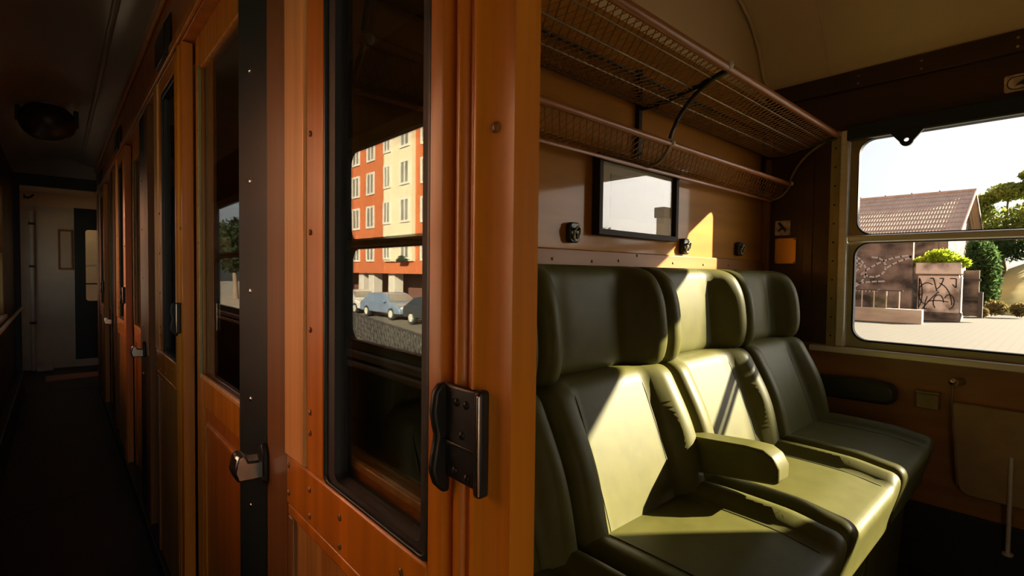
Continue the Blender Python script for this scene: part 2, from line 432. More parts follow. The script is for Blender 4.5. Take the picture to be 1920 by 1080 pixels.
# ceilings
prof = [(2.48, .838), (2.417, .839), (2.362, .89), (2.30, 1.0), (2.22, 1.08), (2.12, 1.133), (1.95, 1.19), (1.6, 1.235), (1.2, 1.25), (.8, 1.23), (.5, 1.16), (.36, 1.06), (.31, .93)]
cp = [(x, z) for x, z in prof] + [(.31, 1.36), (2.48, 1.36)]
ce = tag(build('ceiling', MB().prism(cp, 1, YF-.03, YB+.03), 'cream', None, smooth=35), kind='structure')
build('cove_bead', MB().tube([(x-.004, YB-.012, z-.006) for x, z in prof[1:]], .008, 8), 'cream', ce, smooth=60)
build('roof_joint', MB().tube([(x-.002, .70, z-.002) for x, z in prof[1:]], .003, 6), 'cream', ce, smooth=60)
ccp = [(XL-.08, .80), (XL, .80), (XL+.03, .87), (XL+.10, .935), (-.05, .965), (.10, .965), (.17, .95), (.20, .925), (.275, .915), (.31, .915), (.31, 1.1), (XL-.08, 1.1)]
cc = tag(build('ceiling', MB().prism(ccp, 1, -2.2, YEND), 'grey', None, smooth=35), kind='structure')
build('cover_strip', MB().tube([(.165, y, .948) for y in (-2, 0, 2, 4, YEND-.02)], .012, 8), 'grey', cc, smooth=60)
sbox('ceiling', 'cream', (XL-.1, XW, YEND+.02, YEND+1.6, .80, .86))
sbox('ceiling', 'grey', (.31, XW, YB+.04, YEND, 1.25, 1.3))

# ------------------------------------------------------------------ corridor side of the compartments: posts, fixed lights, sliding doors
hd = sbox('trim_2', 'orange2', (.272, .335, -2.2, YEND, .66, .918), .004)
build('header_moulding', MB().box(.258, .272, -2.2, YEND, .868, .912), 'orange', hd, bevel=.005)
build('runner_strip', MB().box(.262, .272, -2.2, YEND, .66, .69), 'orange', hd, bevel=.003)
kick = sbox('baseboard_corridor', 'black', (.262, .335, -2.2, YEND, FZ, FZ+.05), .004)

def fixed_light(name, y0, y1, X=.302, zb=-.30, sw=.06):
    """fixed glazed panel, its corridor face in plane X"""
    t = struct(name, (X, (y0+y1)/2, FZ+.05))
    T = .03
    zt = .565
    box('stile', 'orange', (X, X+T, y1-sw, y1, FZ+.05, .66), t, .003)
    box('stile', 'orange', (X, X+T, y0, y0+sw, FZ+.05, .66), t, .003)
    box('bottom_rail', 'orange', (X, X+T, y0+sw, y1-sw, zb-.085, zb), t, .003)
    box('top_rail', 'orange', (X, X+T, y0+sw, y1-sw, zt, .66), t, .003)
    box('lower_panel', 'orange2', (X+.006, X+.02, y0+sw, y1-sw, FZ+.05, zb-.085), t, .001)
    a, b = y0+sw+.03, y1-sw-.03
    box('panel_moulding', 'orange', (X, X+.01, a, b, zb-.14, zb-.128), t, .003)
    for p in (a, b-.012): box('panel_moulding', 'orange', (X, X+.01, p, p+.012, FZ+.15, zb-.14), t, .003)
    for p in (y0+sw-.008, y1-sw-.004): box('glazing_bead', 'brassy', (X-.005, X+.004, p, p+.012, zb-.004, zt+.004), t, .002)
    box('glazing_bead', 'tan', (X-.004, X+.004, y0+sw, y1-sw, zb-.008, zb+.004), t, .002)
    sw_ = MB()
    z = zb+.06
    while z < zt:
        for p in (y0+sw-.002, y1-sw+.002): sw_.sphere((X-.005, p, z), .0035, 6, 4, (.5, 1, 1))
        z += .105
    build('bead_screws', sw_, 'chrome', t, smooth=60)
    build('pane', MB().box(X+.008, X+.012, y0+sw-.005, y1-sw+.005, zb-.01, zt+.01), 'door_glass', t)
    return t
def handle(par, y0, X):
    """black U-section door pull: back plate between a curved near flange and a straight worn one; y0 = its leading edge"""
    z0, z1 = -.196, -.099
    hb = build('handle', MB().box(X-.006, X, y0, y0+.060, z0+.008, z1-.002), 'black', par, bevel=.003)
    box('flange', 'worn', (X-.012, X, y0-.006, y0+.003, z0+.006, z1), hb, .003)
    box('worn_edge', 'chrome', (X-.0135, X-.0105, y0-.0066, y0-.003, z0+.009, z1-.003), hb, .001)
    # curved finger flange
    pr = [(X-.57*(X-a), b) for a, b in [(X, z1-.004), (X-.018, z1-.002), (X-.030, z1-.010), (X-.034, z1-.028), (X-.030, z1-.042), (X-.026, z1-.050), (X-.030, z1-.062), (X-.035, z1-.080), (X-.034, z0+.012), (X-.028, z0+.002), (X-.012, z0-.008), (X, z0-.008)]]
    build('finger_flange', MB().prism(pr, 1, y0+.051, y0+.060), 'worn', hb, bevel=.003)
    build('cross_rib', MB().box(X-.009, X-.004, y0+.004, y0+.052, z0+.040, z0+.044), 'worn', hb, bevel=.001)
    s_ = MB()
    for (a, b) in ((.020, .080), (.034, .080), (.026, .052), (.036, .018), (.018, .016)): s_.sphere((X-.006, y0+a, z0+b), .004, 8, 5, (.6, 1, 1))
    build('screw_heads', s_, 'worn', hb, smooth=60)
def sliding_door(name, y0, detailed=True):
    """leading edge at y0 (nearer the camera), 0.535 m wide, corridor face in plane XP"""
    t = struct(name, (XP, y0+.27, FZ+.05))
    y1 = y0+.535; X = XP; T = .028; gy0, gy1 = y0+.121, y0+.388; gz0, gz1 = -.292, .60
    # leading stile, built of its mouldings
    pr = [(X, y0), (X, y0+.040), (X-.003, y0+.043), (X-.004, y0+.047), (X-.002, y0+.051), (X+.006, y0+.0525), (X+.006, y0+.067), (X+.001, y0+.069), (X-.001, y0+.074), (X+.001, y0+.080), (X+.013, y0+.083), (X+.013, y0+.097), (X+.001, y0+.099), (X, y0+.102), (X, y0+.121), (X+T, y0+.121), (X+T, y0)]
    build('leading_stile', MB().prism(pr, 2, FZ+.05, .655), 'orange', t, smooth=60)
    box('stile', 'orange', (X, X+T, gy1, gy1+.062, gz0, .655), t, .003)
    box('edge_strip', 'tan', (X-.004, X+T, gy1+.063, y1, gz0, .655), t, .003)
    box('bottom_rail', 'orange', (X-.001, X+T, gy0, y1, -.372, gz0), t, .004)
    box('top_rail', 'orange', (X, X+T, gy0, gy1, gz1, .655), t, .003)
    box('lower_panel', 'ply', (X+.008, X+.02, gy0, y1-.02, FZ+.05, -.372), t, .001)
    box('panel_moulding', 'orange', (X+.001, X+T, gy0, y1-.0, -.392, -.372), t, .004)
    box('lower_stile', 'post', (X+.001, X+T, y1-.02, y1, FZ+.05, -.392), t, .003)
    g = MB().ring(rrect(gy0, gy1, gz0, gz1, .012), rrect(gy0+.020, gy1-.030, gz0+.012, gz1-.02, .012), 0, X+.004, X+T)
    build('gasket', g, 'rubber', t, smooth=40)
    build('gasket_bead', MB().ring(rrect(gy0, gy1, gz0, gz1, .012), rrect(gy0+.006, gy1-.008, gz0+.005, gz1-.02, .012), 0, X+.0, X+.01), 'green', t, bevel=.002)
    build('pane', MB().box(X+.013, X+.017, gy0+.01, gy1-.01, gz0+.004, gz1-.005), 'door_glass', t)
    s_ = MB()
    for z in (.195, .055, -.085, -.205, -.235): s_.sphere((X-.001, gy1+.045, z), .0045, 8, 5, (.5, 1, 1))
    for (y, z) in ((gy1+.045, -.318), (gy1+.045, -.357), (gy1+.135, -.308), (gy1+.135, -.352), (gy1-.06, -.32), (gy1-.06, -.358), (gy0+.05, -.32), (y0+.022, .120)): s_.sphere((X-.001, y, z), .005, 8, 5, (.5, 1, 1))
    build('screw_heads', s_, 'post', t, smooth=60)
    handle(t, y0+.032, X)
    if detailed:
        build('roller_cover', MB().prism([(X-.02, .665), (X-.02, .755), (X, .80), (X, .665)], 1, y0+.16, y0+.36), 'black', t, bevel=.004)
    return t
def catch(y, label):
    t = thing('door_catch', (.27, y, -.355), label, 'catch', 'door catches beside the dark posts')
    pl = build('strike_plate', MB().prism([(y-.052, -.372), (y-.020, -.372), (y-.020, -.318), (y-.042, -.304), (y-.052, -.322)], 0, .262, .272), 'worn', t, bevel=.003)
    build('hook', MB().prism([(.272, -.372), (.228, -.370), (.222, -.352), (.228, -.326), (.240, -.322), (.246, -.336), (.272, -.338)], 1, y-.030, y+.012), 'chrome', t, bevel=.004)
    return t
# compartment in front of the camera: its fixed light, the open door standing across it
fixed_light('window_2', -.513, -.06)
fixed_light('window_3', .362, .836, zb=-.262)
sliding_door('door_1', .299, False)
cl = ['worn steel door catch at the post beside the open door', 'small door catch on the second dark post down the corridor', 'small door catch on the third dark post, almost at the corridor end', 'door catch on the last dark post at the corridor end']
for k in range(4):
    o = PITCH*k
    if k < 3:
        fixed_light('window_%d' % (4+2*k), 1.146+o, 1.715+o)
        sliding_door('door_%d' % (2+k), 1.73+o)
        fixed_light('window_%d' % (5+2*k), 2.275+o, 2.493+o)
    p = sbox('trim_%d' % (3+2*k), 'post', (.272, .335, .838+o, .945+o, FZ+.05, .66), .004)
    g = sbox('trim_%d' % (4+2*k), 'green', (.276, .34, .947+o, 1.144+o, FZ+.05, .66), .004)
    rv = MB()
    for z in (.38, .17, -.04, -.25, -.46, -.67):
        rv.sphere((.276, 1.06+o, z), .005, 8, 5, (.5, 1, 1))
    build('rivets', rv, 'chrome', g, smooth=60)
    if k < 3: catch(.985+o, cl[k])

# ------------------------------------------------------------------ corridor outer wall
WL = [(-1.9, -.6), (.70, 2.0), (3.2, 4.5)]
LZ0, LZ1 = -.285, .505
wl = struct('wall_left', (XL, 2., FZ))
build('lower_panel', MB().box(XL-.06, XL, -2.2, YEND, FZ, LZ0-.01), 'dark', wl)
build('upper_panel', MB().box(XL-.06, XL, -2.2, YEND, LZ1, .86), 'dark', wl)
ys = [-2.2]+[v for ab in WL for v in ab]+[YEND]
for i in range(0, len(ys), 2): build('pier_panel', MB().box(XL-.06, XL, ys[i], ys[i+1], LZ0-.01, LZ1), 'dark', wl)
build('heater_ledge', MB().box(XL, XL+.05, -2.2, YEND, FZ, FZ+.22), 'black', wl, bevel=.006)
build('handrail', MB().tube([(XL+.045, y, -.335) for y in (-2.1, 1, 3, YEND-.05)], .011, 8), 'alu', wl, smooth=60)
for i, (a, b) in enumerate(WL):
    t = carriage_window('window_%d' % (20+i), XL, a, b, LZ0, LZ1, -1, (.088, .118), mats=('olive_metal', 'brassy'))
    box('window_sill', 'alu', (XL, XL+.03, a-.03, b+.03, LZ0-.035, LZ0-.012), t, .004)

# ------------------------------------------------------------------ corridor end and vestibule
we = struct('wall_end', (0, YEND, FZ))
build('lintel', MB().box(XL-.06, .335, YEND-.02, YEND+.04, .70, .80), 'green', we, bevel=.004)
build('upper_board', MB().box(XL-.06, .335, YEND, YEND+.04, .80, 1.1), 'grey', we)
build('jamb', MB().box(XL-.02, XL+.035, YEND-.02, YEND+.04, FZ, .70), 'green', we, bevel=.004)
build('bulkhead', MB().box(.275, XW, YEND, YEND+.04, FZ, 1.1), 'mid', we)
YV = YEND+1.42
wv = struct('wall_vestibule', (0, YV, FZ))
build('paint_panel', MB().box(XL-.1, .14, YV, YV+.05, FZ, .66), 'vest', wv)
build('upper_panel', MB().box(XL-.1, XW, YV, YV+.05, .66, .82), 'cream', wv)
build('paint_panel', MB().box(.62, XW, YV, YV+.05, FZ, .66), 'vest', wv)
d5 = struct('door_5', (.38, YV, FZ+.08))
build('leaf', MB().ring(rrect(.14, .62, FZ+.08, .62, .004), rrect(.245, .52, -.37, .43, .03), 0, 0, 1), 'green', d5) if 0 else None
def ringY(outer, inner, y0, y1): return MB().ring(outer, inner, 1, y0, y1)
build('leaf', ringY(rrect(.14, .62, FZ+.08, .662, .004), rrect(.235, .52, -.37, .43, .03), YV-.01, YV+.04), 'green', d5, smooth=40)
box('glazing_bar', 'white', (.235, .52, YV-.006, YV+.02, .018, .036), d5, .003)
box('glazing_bar', 'green', (.235, .52, YV-.006, YV+.02, -.185, -.170), d5, .003)
build('pane', MB().box(.23, .525, YV+.015, YV+.02, -.375, .435), 'pane', d5)
box('threshold', 'vest', (.14, .62, YV-.02, YV+.05, FZ, FZ+.08), d5)
# next coach seen through the end door
sbox('wall_beyond', 'vest', (-.3, 1.2, YV+.35, YV+.40, FZ, 1.0))
pn = thing('notice', (.055, YV-.004, .02), 'small pale framed notice hanging left of the dark vestibule door', 'notice')
build('frame', ringY(rrect(.005, .125, -.02, .42, .003), rrect(.018, .112, .0, .40, .003), YV-.016, YV-.001), 'rail', pn, smooth=40)
build('sheet', MB().box(.016, .114, YV-.006, YV-.002, -.002, .402), 'paper', pn)
pv = thing('vertical_pipe', (-.20, YV-.05, FZ), 'pale vertical pipe in the left corner of the vestibule', 'pipe')
build('tube', MB().tube([(-.20, YV-.05, FZ), (-.20, YV-.05, .60)], .02, 10), 'white', pv, smooth=60)
for z in (-.6, .0, .45): box('clip', 'green', (-.226, -.174, YV-.075, YV, z, z+.025), pv)
wbx = thing('floor_box', (-.11, YV-.09, FZ), 'low white box on the vestibule floor by the pipe', 'box')
build('casing', MB().box(-.175, -.04, YV-.15, YV-.02, FZ, FZ+.055), 'white', wbx, bevel=.006)
build('lid', MB().box(-.18, -.035, YV-.155, YV-.015, FZ+.055, FZ+.068), 'white', wbx, bevel=.004)
hk = thing('coat_hook', (-.15, YEND+.06, .60), 'dark hook high on the wall just inside the vestibule', 'hook')
build('arm', MB().tube([(-.205, YEND+.05, .61), (-.19, YEND+.07, .60), (-.165, YEND+.08, .615), (-.15, YEND+.08, .635)], .008, 8), 'black', hk, smooth=60)
build('base_plate', MB().disc((-.208, YEND+.05, .61), 0, .022, .006), 'black', hk, bevel=.002)
# vestibule outer walls: left side has a door light
wvl = struct('wall_vestibule_left', (XL-.1, YEND+.7, FZ))
build('lower_panel', MB().box(XL-.14, XL-.08, YEND, YV+.05, FZ, -.28), 'vest', wvl)
build('upper_panel', MB().box(XL-.14, XL-.08, YEND, YV+.05, .50, .85), 'vest', wvl)
build('pier', MB().box(XL-.14, XL-.08, YEND, YEND+.35, -.28, .50), 'vest', wvl)
build('pier', MB().box(XL-.14, XL-.08, YV-.35, YV+.05, -.28, .50), 'vest', wvl)
build('pane', MB().box(XL-.115, XL-.11, YEND+.35, YV-.35, -.28, .50), 'pane', wvl)

# ------------------------------------------------------------------ seats
SW = .478
def seat_proto():
    """local origin: floor, seat centre in x, bulkhead face at y=0 (front is -y)"""
    t = thing('passenger_seat', (0, 0, 0), local=True)
    hw = SW/2
    # cushion: z .40-.565, y -.66..-.20
    def fc(p):
        u = abs(p.x)/hw; yy = (p.y+.43)/.23
        top = sstep(.44, .555, p.z)
        p.z += top*(.024*sstep(.66, .80, u) - .006*sstep(.90, 1.0, u) + .008*(1-yy*yy) - .010*sstep(.5, 1., -yy))
        if yy < -.3: p.y += .030*(1-sstep(.40, .56, p.z))*sstep(-.3, -.9, yy)
        return p
    cu = build('cushion', MB().rbox((hw-.003, .235, .085), .026, (0, -.435, .474), 22, fc), 'leather', t, True, smooth=80)
    for s in (-1, 1):
        pts = []
        for y in (-.655, -.640, -.60, -.55, -.50, -.44, -.38, -.32):
            q = fc(Vector((s*.60*hw, y, .559)))
            if y < -.65: q.z -= .010
            pts.append(q+Vector((0, 0, .0005)))
        build('seam', MB().tube(pts, .0016, 5), 'seam', cu, True, smooth=60)
    # base fascia
    build('base_panel', MB().prism([(-.60, .392), (-.575, .0), (-.545, .0), (-.53, .392)], 0, -hw+.004, hw-.004), 'leather', t, True, bevel=.008)
    build('seat_box', MB().box(-hw+.006, hw-.006, -.545, -.02, .01, .40), 'leather2', t, True, bevel=.004)
    # backrest: z .50..: front face tilts from y=-.335 (bottom) to -.215 (top)
    def fb(p):
        u = abs(p.x)/hw
        v = (p.z-.52)/.325
        front = sstep(-.14, -.22, p.y) if p.y < -.14 else 0
        tilt = -.335+.125*v
        side = sstep(.56, .76, u)
        bulge = .030+.026*math.exp(-((v-.60)/.40)**2)
        y = p.y
        p.y = (y+.235) + tilt - front*(side*bulge - .008*sstep(.88, 1., u) + .006*(1-side)*math.sin(PI*max(0, min(1, v))))
        if y > -.14: p.y = min(-.02, tilt+.12)
        return p
    bk = build('backrest', MB().rbox((hw-.004, .060, .175), .026, (0, -.190, .688), 22, fb), 'leather', t, True, smooth=80)
    for s in (-1, 1):
        pts = []
        for k in range(12):
            z = .535+.318*k/11
            q = fb(Vector((s*.54*hw, -.2497, z)))
            if k == 11: q.y += .006
            pts.append(q+Vector((0, -.0002, 0)))
        build('seam', MB().tube(pts, .0017, 5), 'seam', bk, True, smooth=60)
    # headrest with ears
    def fh(p):
        u = abs(p.x)/hw
        v = (p.z-.853)/.27               # 0 bottom .. 1 top
        front = sstep(-.09, -.15, p.y) if p.y < -.09 else 0
        w_ = min(1, abs(v-.47)/.53)
        ear = sstep(.50, .84, u)*(.010+.078*max(0, 1-w_**2.5)**.5)
        p.y = p.y - front*ear + .030*(v-.35) - front*.010*math.sin(PI*max(0, min(1, v)))*(1-sstep(.3, .6, u))
        if p.y > -.012: p.y = -.012
        return p
    build('headrest', MB().rbox((hw-.002, .066, .135), .030, (0, -.098, .988), 22, fh), 'leather', t, True, smooth=80)
    return t
proto = seat_proto()
SX = [.540, .978, 1.463, 1.948]
SL = ['dark leather seat next to the corridor door, mostly hidden by the door stile',
      'olive leather seat with a slanting sun patch, left of the folding armrest',
      'brightly sunlit olive leather seat right of the folding armrest',
      'dark shaded leather seat in the corner by the window wall']
seats = [proto]+[copy_tree(proto) for _ in SX[1:]]
for i, x in enumerate(SX):
    s = seats[i]
    s.location = (x, YB, 0)
    if i == 0: s.scale.x = .79        # a narrower place beside the door
    tag(s, SL[i], 'seat', 'seats along the bulkhead')
# folding armrest between the second and third seat
AX = 1.220
def arm_poly():
    return [(.72, -.415), (.50, -.396), (.46, -.396), (.437, -.408), (.424, -.432), (.424, -.462), (.434, -.470), (.60, -.492), (.72, -.500)]
ar = build('armrest', MB().prism(arm_poly(), 0, AX-.033, AX+.033), 'leather', seats[2], bevel=.010, seg=3)
build('hinge_block', MB().box(AX-.022, AX+.022, .66, .80, -.55, -.43), 'leather2', ar, bevel=.006)
# armrest pad on the window wall
wa = thing('wall_armrest', (XW, .60, -.47), 'dark padded armrest fixed to the window wall beside the corner seat', 'armrest')
build('pad', MB().prism([(.80, -.415), (.52, -.400), (.452, -.408), (.435, -.43), (.436, -.470), (.455, -.488), (.80, -.495)], 0, XW-.075, XW-.006), 'leather2', wa, bevel=.015, seg=3)
build('mounting', MB().box(XW-.008, XW+.0, .50, .78, -.475, -.43), 'black', wa)

# ------------------------------------------------------------------ luggage racks
def rack_net(u, prof_yz, x0, x1, cw=.026, ch=.020):
    """zig-zag wires between successive points down the profile; prof_yz is a polyline from wall to bar"""
    mb = MB(); L = [0]
    for a, b in zip(prof_yz, prof_yz[1:]): L.append(L[-1]+math.hypot(b[0]-a[0], b[1]-a[1]))
    def at(s):
        for i in range(len(L)-1):
            if s <= L[i+1]+1e-9:
                t = (s-L[i])/(L[i+1]-L[i]); a, b = prof_yz[i], prof_yz[i+1]
                return (a[0]+(b[0]-a[0])*t, a[1]+(b[1]-a[1])*t)
        return prof_yz[-1]
    rows = max(2, int(L[-1]/ch)); nx = int((x1-x0)/cw)
    r = .0016
    for j in range(rows):
        sa, sb = L[-1]*j/rows, L[-1]*(j+1)/rows
        pa, pb = at(sa), at(sb)
        for i in range(nx):
            xa = x0+(x1-x0)*(i+.5*(j % 2))/nx
            for dx in (-.5, .5):
                xb = xa+dx*(x1-x0)/nx
                if xb < x0 or xb > x1: continue
                A = Vector((xa, *pa)); B = Vector((xb, *pb)); d = (B-A).normalized()
                n1 = d.cross(Vector((0, 0, 1))).normalized()*r; n2 = d.cross(n1).normalized()*r
                vs = [A+n1, A-n1*.5+n2*.87, A-n1*.5-n2*.87, B+n1, B-n1*.5+n2*.87, B-n1*.5-n2*.87]
                mb.add(vs, [(0, 1, 4, 3), (1, 2, 5, 4), (2, 0, 3, 5)])
    return mb
RX0, RX1 = .36, 2.39
def flatbar(path, wx, th):
    """flat iron bar following path in the yz plane at x"""
    pass
ur = thing('luggage_rack', (1.4, YB, .53), 'wide upper luggage rack with wire net under the ceiling', 'rack')
up_prof = [(.954, .64), (.95, .565), (.925, .532), (.87, .528), (.80, .542), (.72, .563), (.665, .582)]
nt_ = build('net', rack_net(0, up_prof, RX0, RX1), 'net', ur); tag(nt_, kind='stuff')
build('front_bar', MB().tube([(RX0, .665, .585), (RX1+.004, .665, .585)], .0125, 12), 'rackbar', ur, smooth=60)
for (y, z) in ((.841, .535), (.765, .551), (.707, .565)):
    build('rod', MB().tube([(RX0, y, z), (RX1, y, z)], .0028 if y > .75 else .0018, 6), 'rod', ur, smooth=60)
build('rod', MB().tube([(RX0, .945, .548), (RX1, .945, .548)], .006, 6), 'black', ur, smooth=60)
build('rod', MB().tube([(RX0, .951, .64), (RX1, .951, .64)], .005, 6), 'black', ur, smooth=60)
def bez(a, b, c, n=12): return [Vector(a)*(1-t)**2+Vector(b)*2*t*(1-t)+Vector(c)*t*t for t in [i/n for i in range(n+1)]]
lr = thing('luggage_rack', (1.4, YB, .35), 'narrow lower parcel rack with wire net, above the framed picture', 'rack')
for i, x in enumerate((.40, 1.40, 2.385)):
    a = build('bracket_arm', MB().tube(bez((x, .95, .535), (x, .86, .525), (x, .665, .575)), .0085, 8), 'black', ur, smooth=60)
    build('bracket_strut', MB().tube(bez((x, .672, .575), (x, .80, .535), (x, .838, .418)), .006, 8), 'black' if i < 2 else 'rod', ur, smooth=60)
    build('wall_bar', MB().box(x-.010, x+.010, .944, .959, .36, .66), 'black', ur, bevel=.002)
    build('bar_clip', MB().sphere((x+(.0 if i < 2 else .008), .660, .589), .014 if i == 1 else .011, 10, 8), 'wframe', ur, smooth=60)
    build('bracket_arm', MB().tube(bez((x, .925, .345), (x, .87, .335), (x, .838, .398)), .0055, 8), 'rod', lr, smooth=60)
    build('bar_clip', MB().sphere((x+.01, .836, .407), .010, 10, 8), 'wframe', lr, smooth=60)
low_prof = [(.954, .376), (.925, .363), (.908, .346), (.88, .356), (.842, .403)]
nt_ = build('net', rack_net(0, low_prof, RX0, RX1, .026, .018), 'net', lr); tag(nt_, kind='stuff')
build('front_bar', MB().tube([(RX0, .842, .405), (RX1+.002, .842, .405)], .0095, 12), 'rackbar', lr, smooth=60)
build('rod', MB().tube([(RX0, .917, .339), (RX1, .917, .339)], .006, 6), 'rackbar', lr, smooth=60)

# ------------------------------------------------------------------ things on the walls
pf = thing('framed_picture', (1.40, YB, .12), 'black framed print under reflecting glass on the veneer bulkhead', 'picture')
def ring_xz(a, b, y0, y1): return MB().ring(a, b, 1, y0, y1)
build('frame', ring_xz(rrect(1.178, 1.622, .117, .357, .002), rrect(1.196, 1.604, .135, .339, .002), YB-.030, YB-.001), 'pframe', pf, bevel=.002)
build('mount', MB().box(1.19, 1.61, YB-.014, YB-.006, .13, .345), 'paper', pf)
build('print', MB().box(1.25, 1.55, YB-.0155, YB-.0135, .175, .305), 'print', pf)
build('glass', MB().box(1.192, 1.608, YB-.019, YB-.017, .131, .343), 'pic_glass', pf)
def coat_hook(x, z, label):
    t = thing('coat_hook', (x, YB, z-.025), label, 'hook', 'coat hooks on the bulkhead')
    a = rrect(x-.021, x+.021, z-.028, z+.030, .012)
    build('base_plate', MB().prism(a, 1, YB-.020, YB-.001), 'green', t, bevel=.004)
    build('ring', MB().tube([(x+.012*math.cos(q), YB-.026-.006*math.sin(q), z-.002+.018*math.sin(q)) for q in [2*PI*k/20 for k in range(21)]], .0038, 8), 'olive_metal', t, smooth=60)
    build('peg', MB().tube([(x, YB-.015, z+.012), (x, YB-.030, z+.008), (x, YB-.034, z+.016)], .004, 8), 'black', t, smooth=60)
coat_hook(1.085, .116, 'coat hook left of the framed picture')
coat_hook(1.700, .104, 'coat hook right below the framed picture, beside the sun patch')
coat_hook(2.150, .113, 'coat hook farthest right, near the wall corner')
en = thing('enamel_notice', (XW, .872, .18), 'small worn square notice with a dark slash, above the brass plate', 'notice')
build('plate', MB().box(XW-.006, XW-.0005, .842, .906, .184, .250), 'enamel', en, bevel=.002)
build('slash', MB().prism([(.895, .238), (.885, .244), (.856, .208), (.862, .198)], 0, XW-.0072, XW-.006), 'stroke', en)
build('slash', MB().prism([(.893, .206), (.888, .200), (.872, .212), (.876, .220)], 0, XW-.0072, XW-.006), 'stroke', en)
bp_ = thing('brass_plate', (XW, .86, .055), 'polished square brass plate shining on the dark corner panel', 'plate')
build('plate', MB().box(XW-.008, XW-.0005, .815, .904, .056, .172), 'brass', bp_, bevel=.003)
for (y, z) in ((.822, .063), (.897, .063), (.822, .165), (.897, .165)): build('screw', MB().sphere((XW-.008, y, z), .004, 8, 5, (.5, 1, 1)), 'brassy', bp_, smooth=60)
pq = thing('emblem_plate', (XW, .12, .635), 'small cream plate with a dark emblem above the window', 'plate')
build('plate', MB().prism(rrect(.045, .176, .634, .692, .008), 0, XW-.006, XW-.0005), 'enamel', pq, bevel=.002)
build('emblem', MB().prism([(.150, .652), (.138, .664), (.120, .676), (.108, .678), (.112, .668), (.098, .664), (.112, .658), (.122, .650), (.134, .656)], 0, XW-.0072, XW-.006), 'stroke', pq)
build('emblem_rim', MB().ring(rrect(.052, .169, .641, .685, .02), rrect(.055, .166, .644, .682, .018), 0, XW-.0068, XW-.006), 'stroke', pq)
ab = thing('ashtray_box', (XW, .35, -.485), 'small yellowed metal ashtray box on the wall under the window', 'ashtray')
build('body', MB().box(XW-.032, XW-.0, .313, .378, -.484, -.428), 'brassy', ab, bevel=.003)
build('lid', MB().box(XW-.038, XW-.0, .310, .381, -.428, -.419), 'brassy', ab, bevel=.003)
# folding table, hanging down
TX = XW-.03
ft = thing('folding_table', (TX, .10, -.767), 'folded-down wall table with brown leaf, side bars and one thin leg', 'table')
tp = [(.276, -.448), (.250, -.735), (.243, -.752), (.226, -.764), (-.026, -.764), (-.043, -.752), (-.050, -.735), (-.076, -.448)]
lf = build('leaf', MB().prism(tp, 0, TX-.010, TX+.010), 'tableface', ft, bevel=.002)
build('edge_band', MB().tube([(TX, *p) for p in tp]+[(TX, *tp[0])], .0045, 8), 'brassy', lf, smooth=60)
for s in (1, -1):
    y = .10+s*.174
    build('side_bar', MB().tube([(TX-.004, y, -.375), (TX-.008, y+s*.002, -.44), (TX-.010, .10+s*.152, -.735)], .004, 8), 'rod', ft, smooth=60)
    hb_ = build('hinge', MB().tube([(XW, y-s*.02, -.372), (XW-.045, y-s*.005, -.370)], .012, 10), 'brassy', ft, smooth=60)
    build('hinge_cap', MB().sphere((XW-.045, y+s*.0, -.368), .013, 10, 8), 'chrome', hb_, smooth=60)
lg = build('leg', MB().tube([(TX-.014, .118, -.60), (TX-.014, .118, -.925)], .0065, 10), 'alu', ft, smooth=60)
build('foot', MB().disc((TX-.014, .118, -.928), 2, .015, .010, 14), 'alu', lg, bevel=.002)
# corridor lamp
lp = thing('ceiling_lamp', (-.035, 4.1, .95), 'smoked round ceiling lamp hanging in the corridor', 'lamp')
build('shade', MB().sphere((-.035, 4.1, .865), .132, 24, 14, (1, 1, .88)), 'opal', lp, smooth=60)
build('collar', MB().disc((-.035, 4.1, .958), 2, .085, .03, 24), 'grey', lp, bevel=.004)
for s in (-1, 1): build('clip', MB().box(-.035+s*.128-.012, -.035+s*.128+.012, 4.09, 4.11, .85, .955), 'worn', lp, bevel=.003)
# ------------------------------------------------------------------ outside, window side (+X)
GR = -1.80      # yard level beside the carriage
GL = -2.42      # street level on the corridor side
gr_ = tag(build('ground', MB().add([(2.7, -60, GR), (110, -60, GR), (110, 90, GR), (2.7, 90, GR)], [(0, 1, 2, 3)]), 'ground'), kind='structure')
def leaves(blobs, n, size, flat=.35):
    mb = MB()
    for i in range(n):
        c, r = random.choice(blobs)
        d = Vector((random.gauss(0, 1), random.gauss(0, 1), random.gauss(0, 1))).normalized()*(random.random()**.45)
        p = Vector((c[0]+d.x*r[0], c[1]+d.y*r[1], c[2]+d.z*r[2]))
        a = Vector((random.uniform(-1, 1), random.uniform(-1, 1), random.uniform(-1, 1))).normalized()
        b = a.cross(Vector((random.uniform(-1, 1), random.uniform(-1, 1), random.uniform(-1, 1)))).normalized()
        s = size*random.uniform(.6, 1.3)
        mb.add([p-a*s, p-b*s*flat, p+a*s, p+b*s*flat], [(0, 1, 2, 3)])
    return mb
def tree(name, base, blobs, n, size, label, cat, leafm, trunk=True, group=None, branches=()):
    t = thing(name, base, label, cat, group)
    tag(build('foliage', leaves(blobs, n, size), leafm, t), kind='stuff')
    if trunk:
        top = blobs[0][0]
        mb = MB().tube([base, (base[0]+.1, base[1], (base[2]+top[2])/2), top], .2, 8, rs=[.26, .18, .08])
        for c, r in blobs[1:]: mb.tube([(base[0]+.1, base[1], base[2]*.35+top[2]*.65), c], .08, 6, rs=[.12, .04])
        for p in branches: mb.tube(p, .05, 6, rs=[.09]+[.05]*(len(p)-1))
        build('trunk', mb, 'bark', t, smooth=60)
    return t
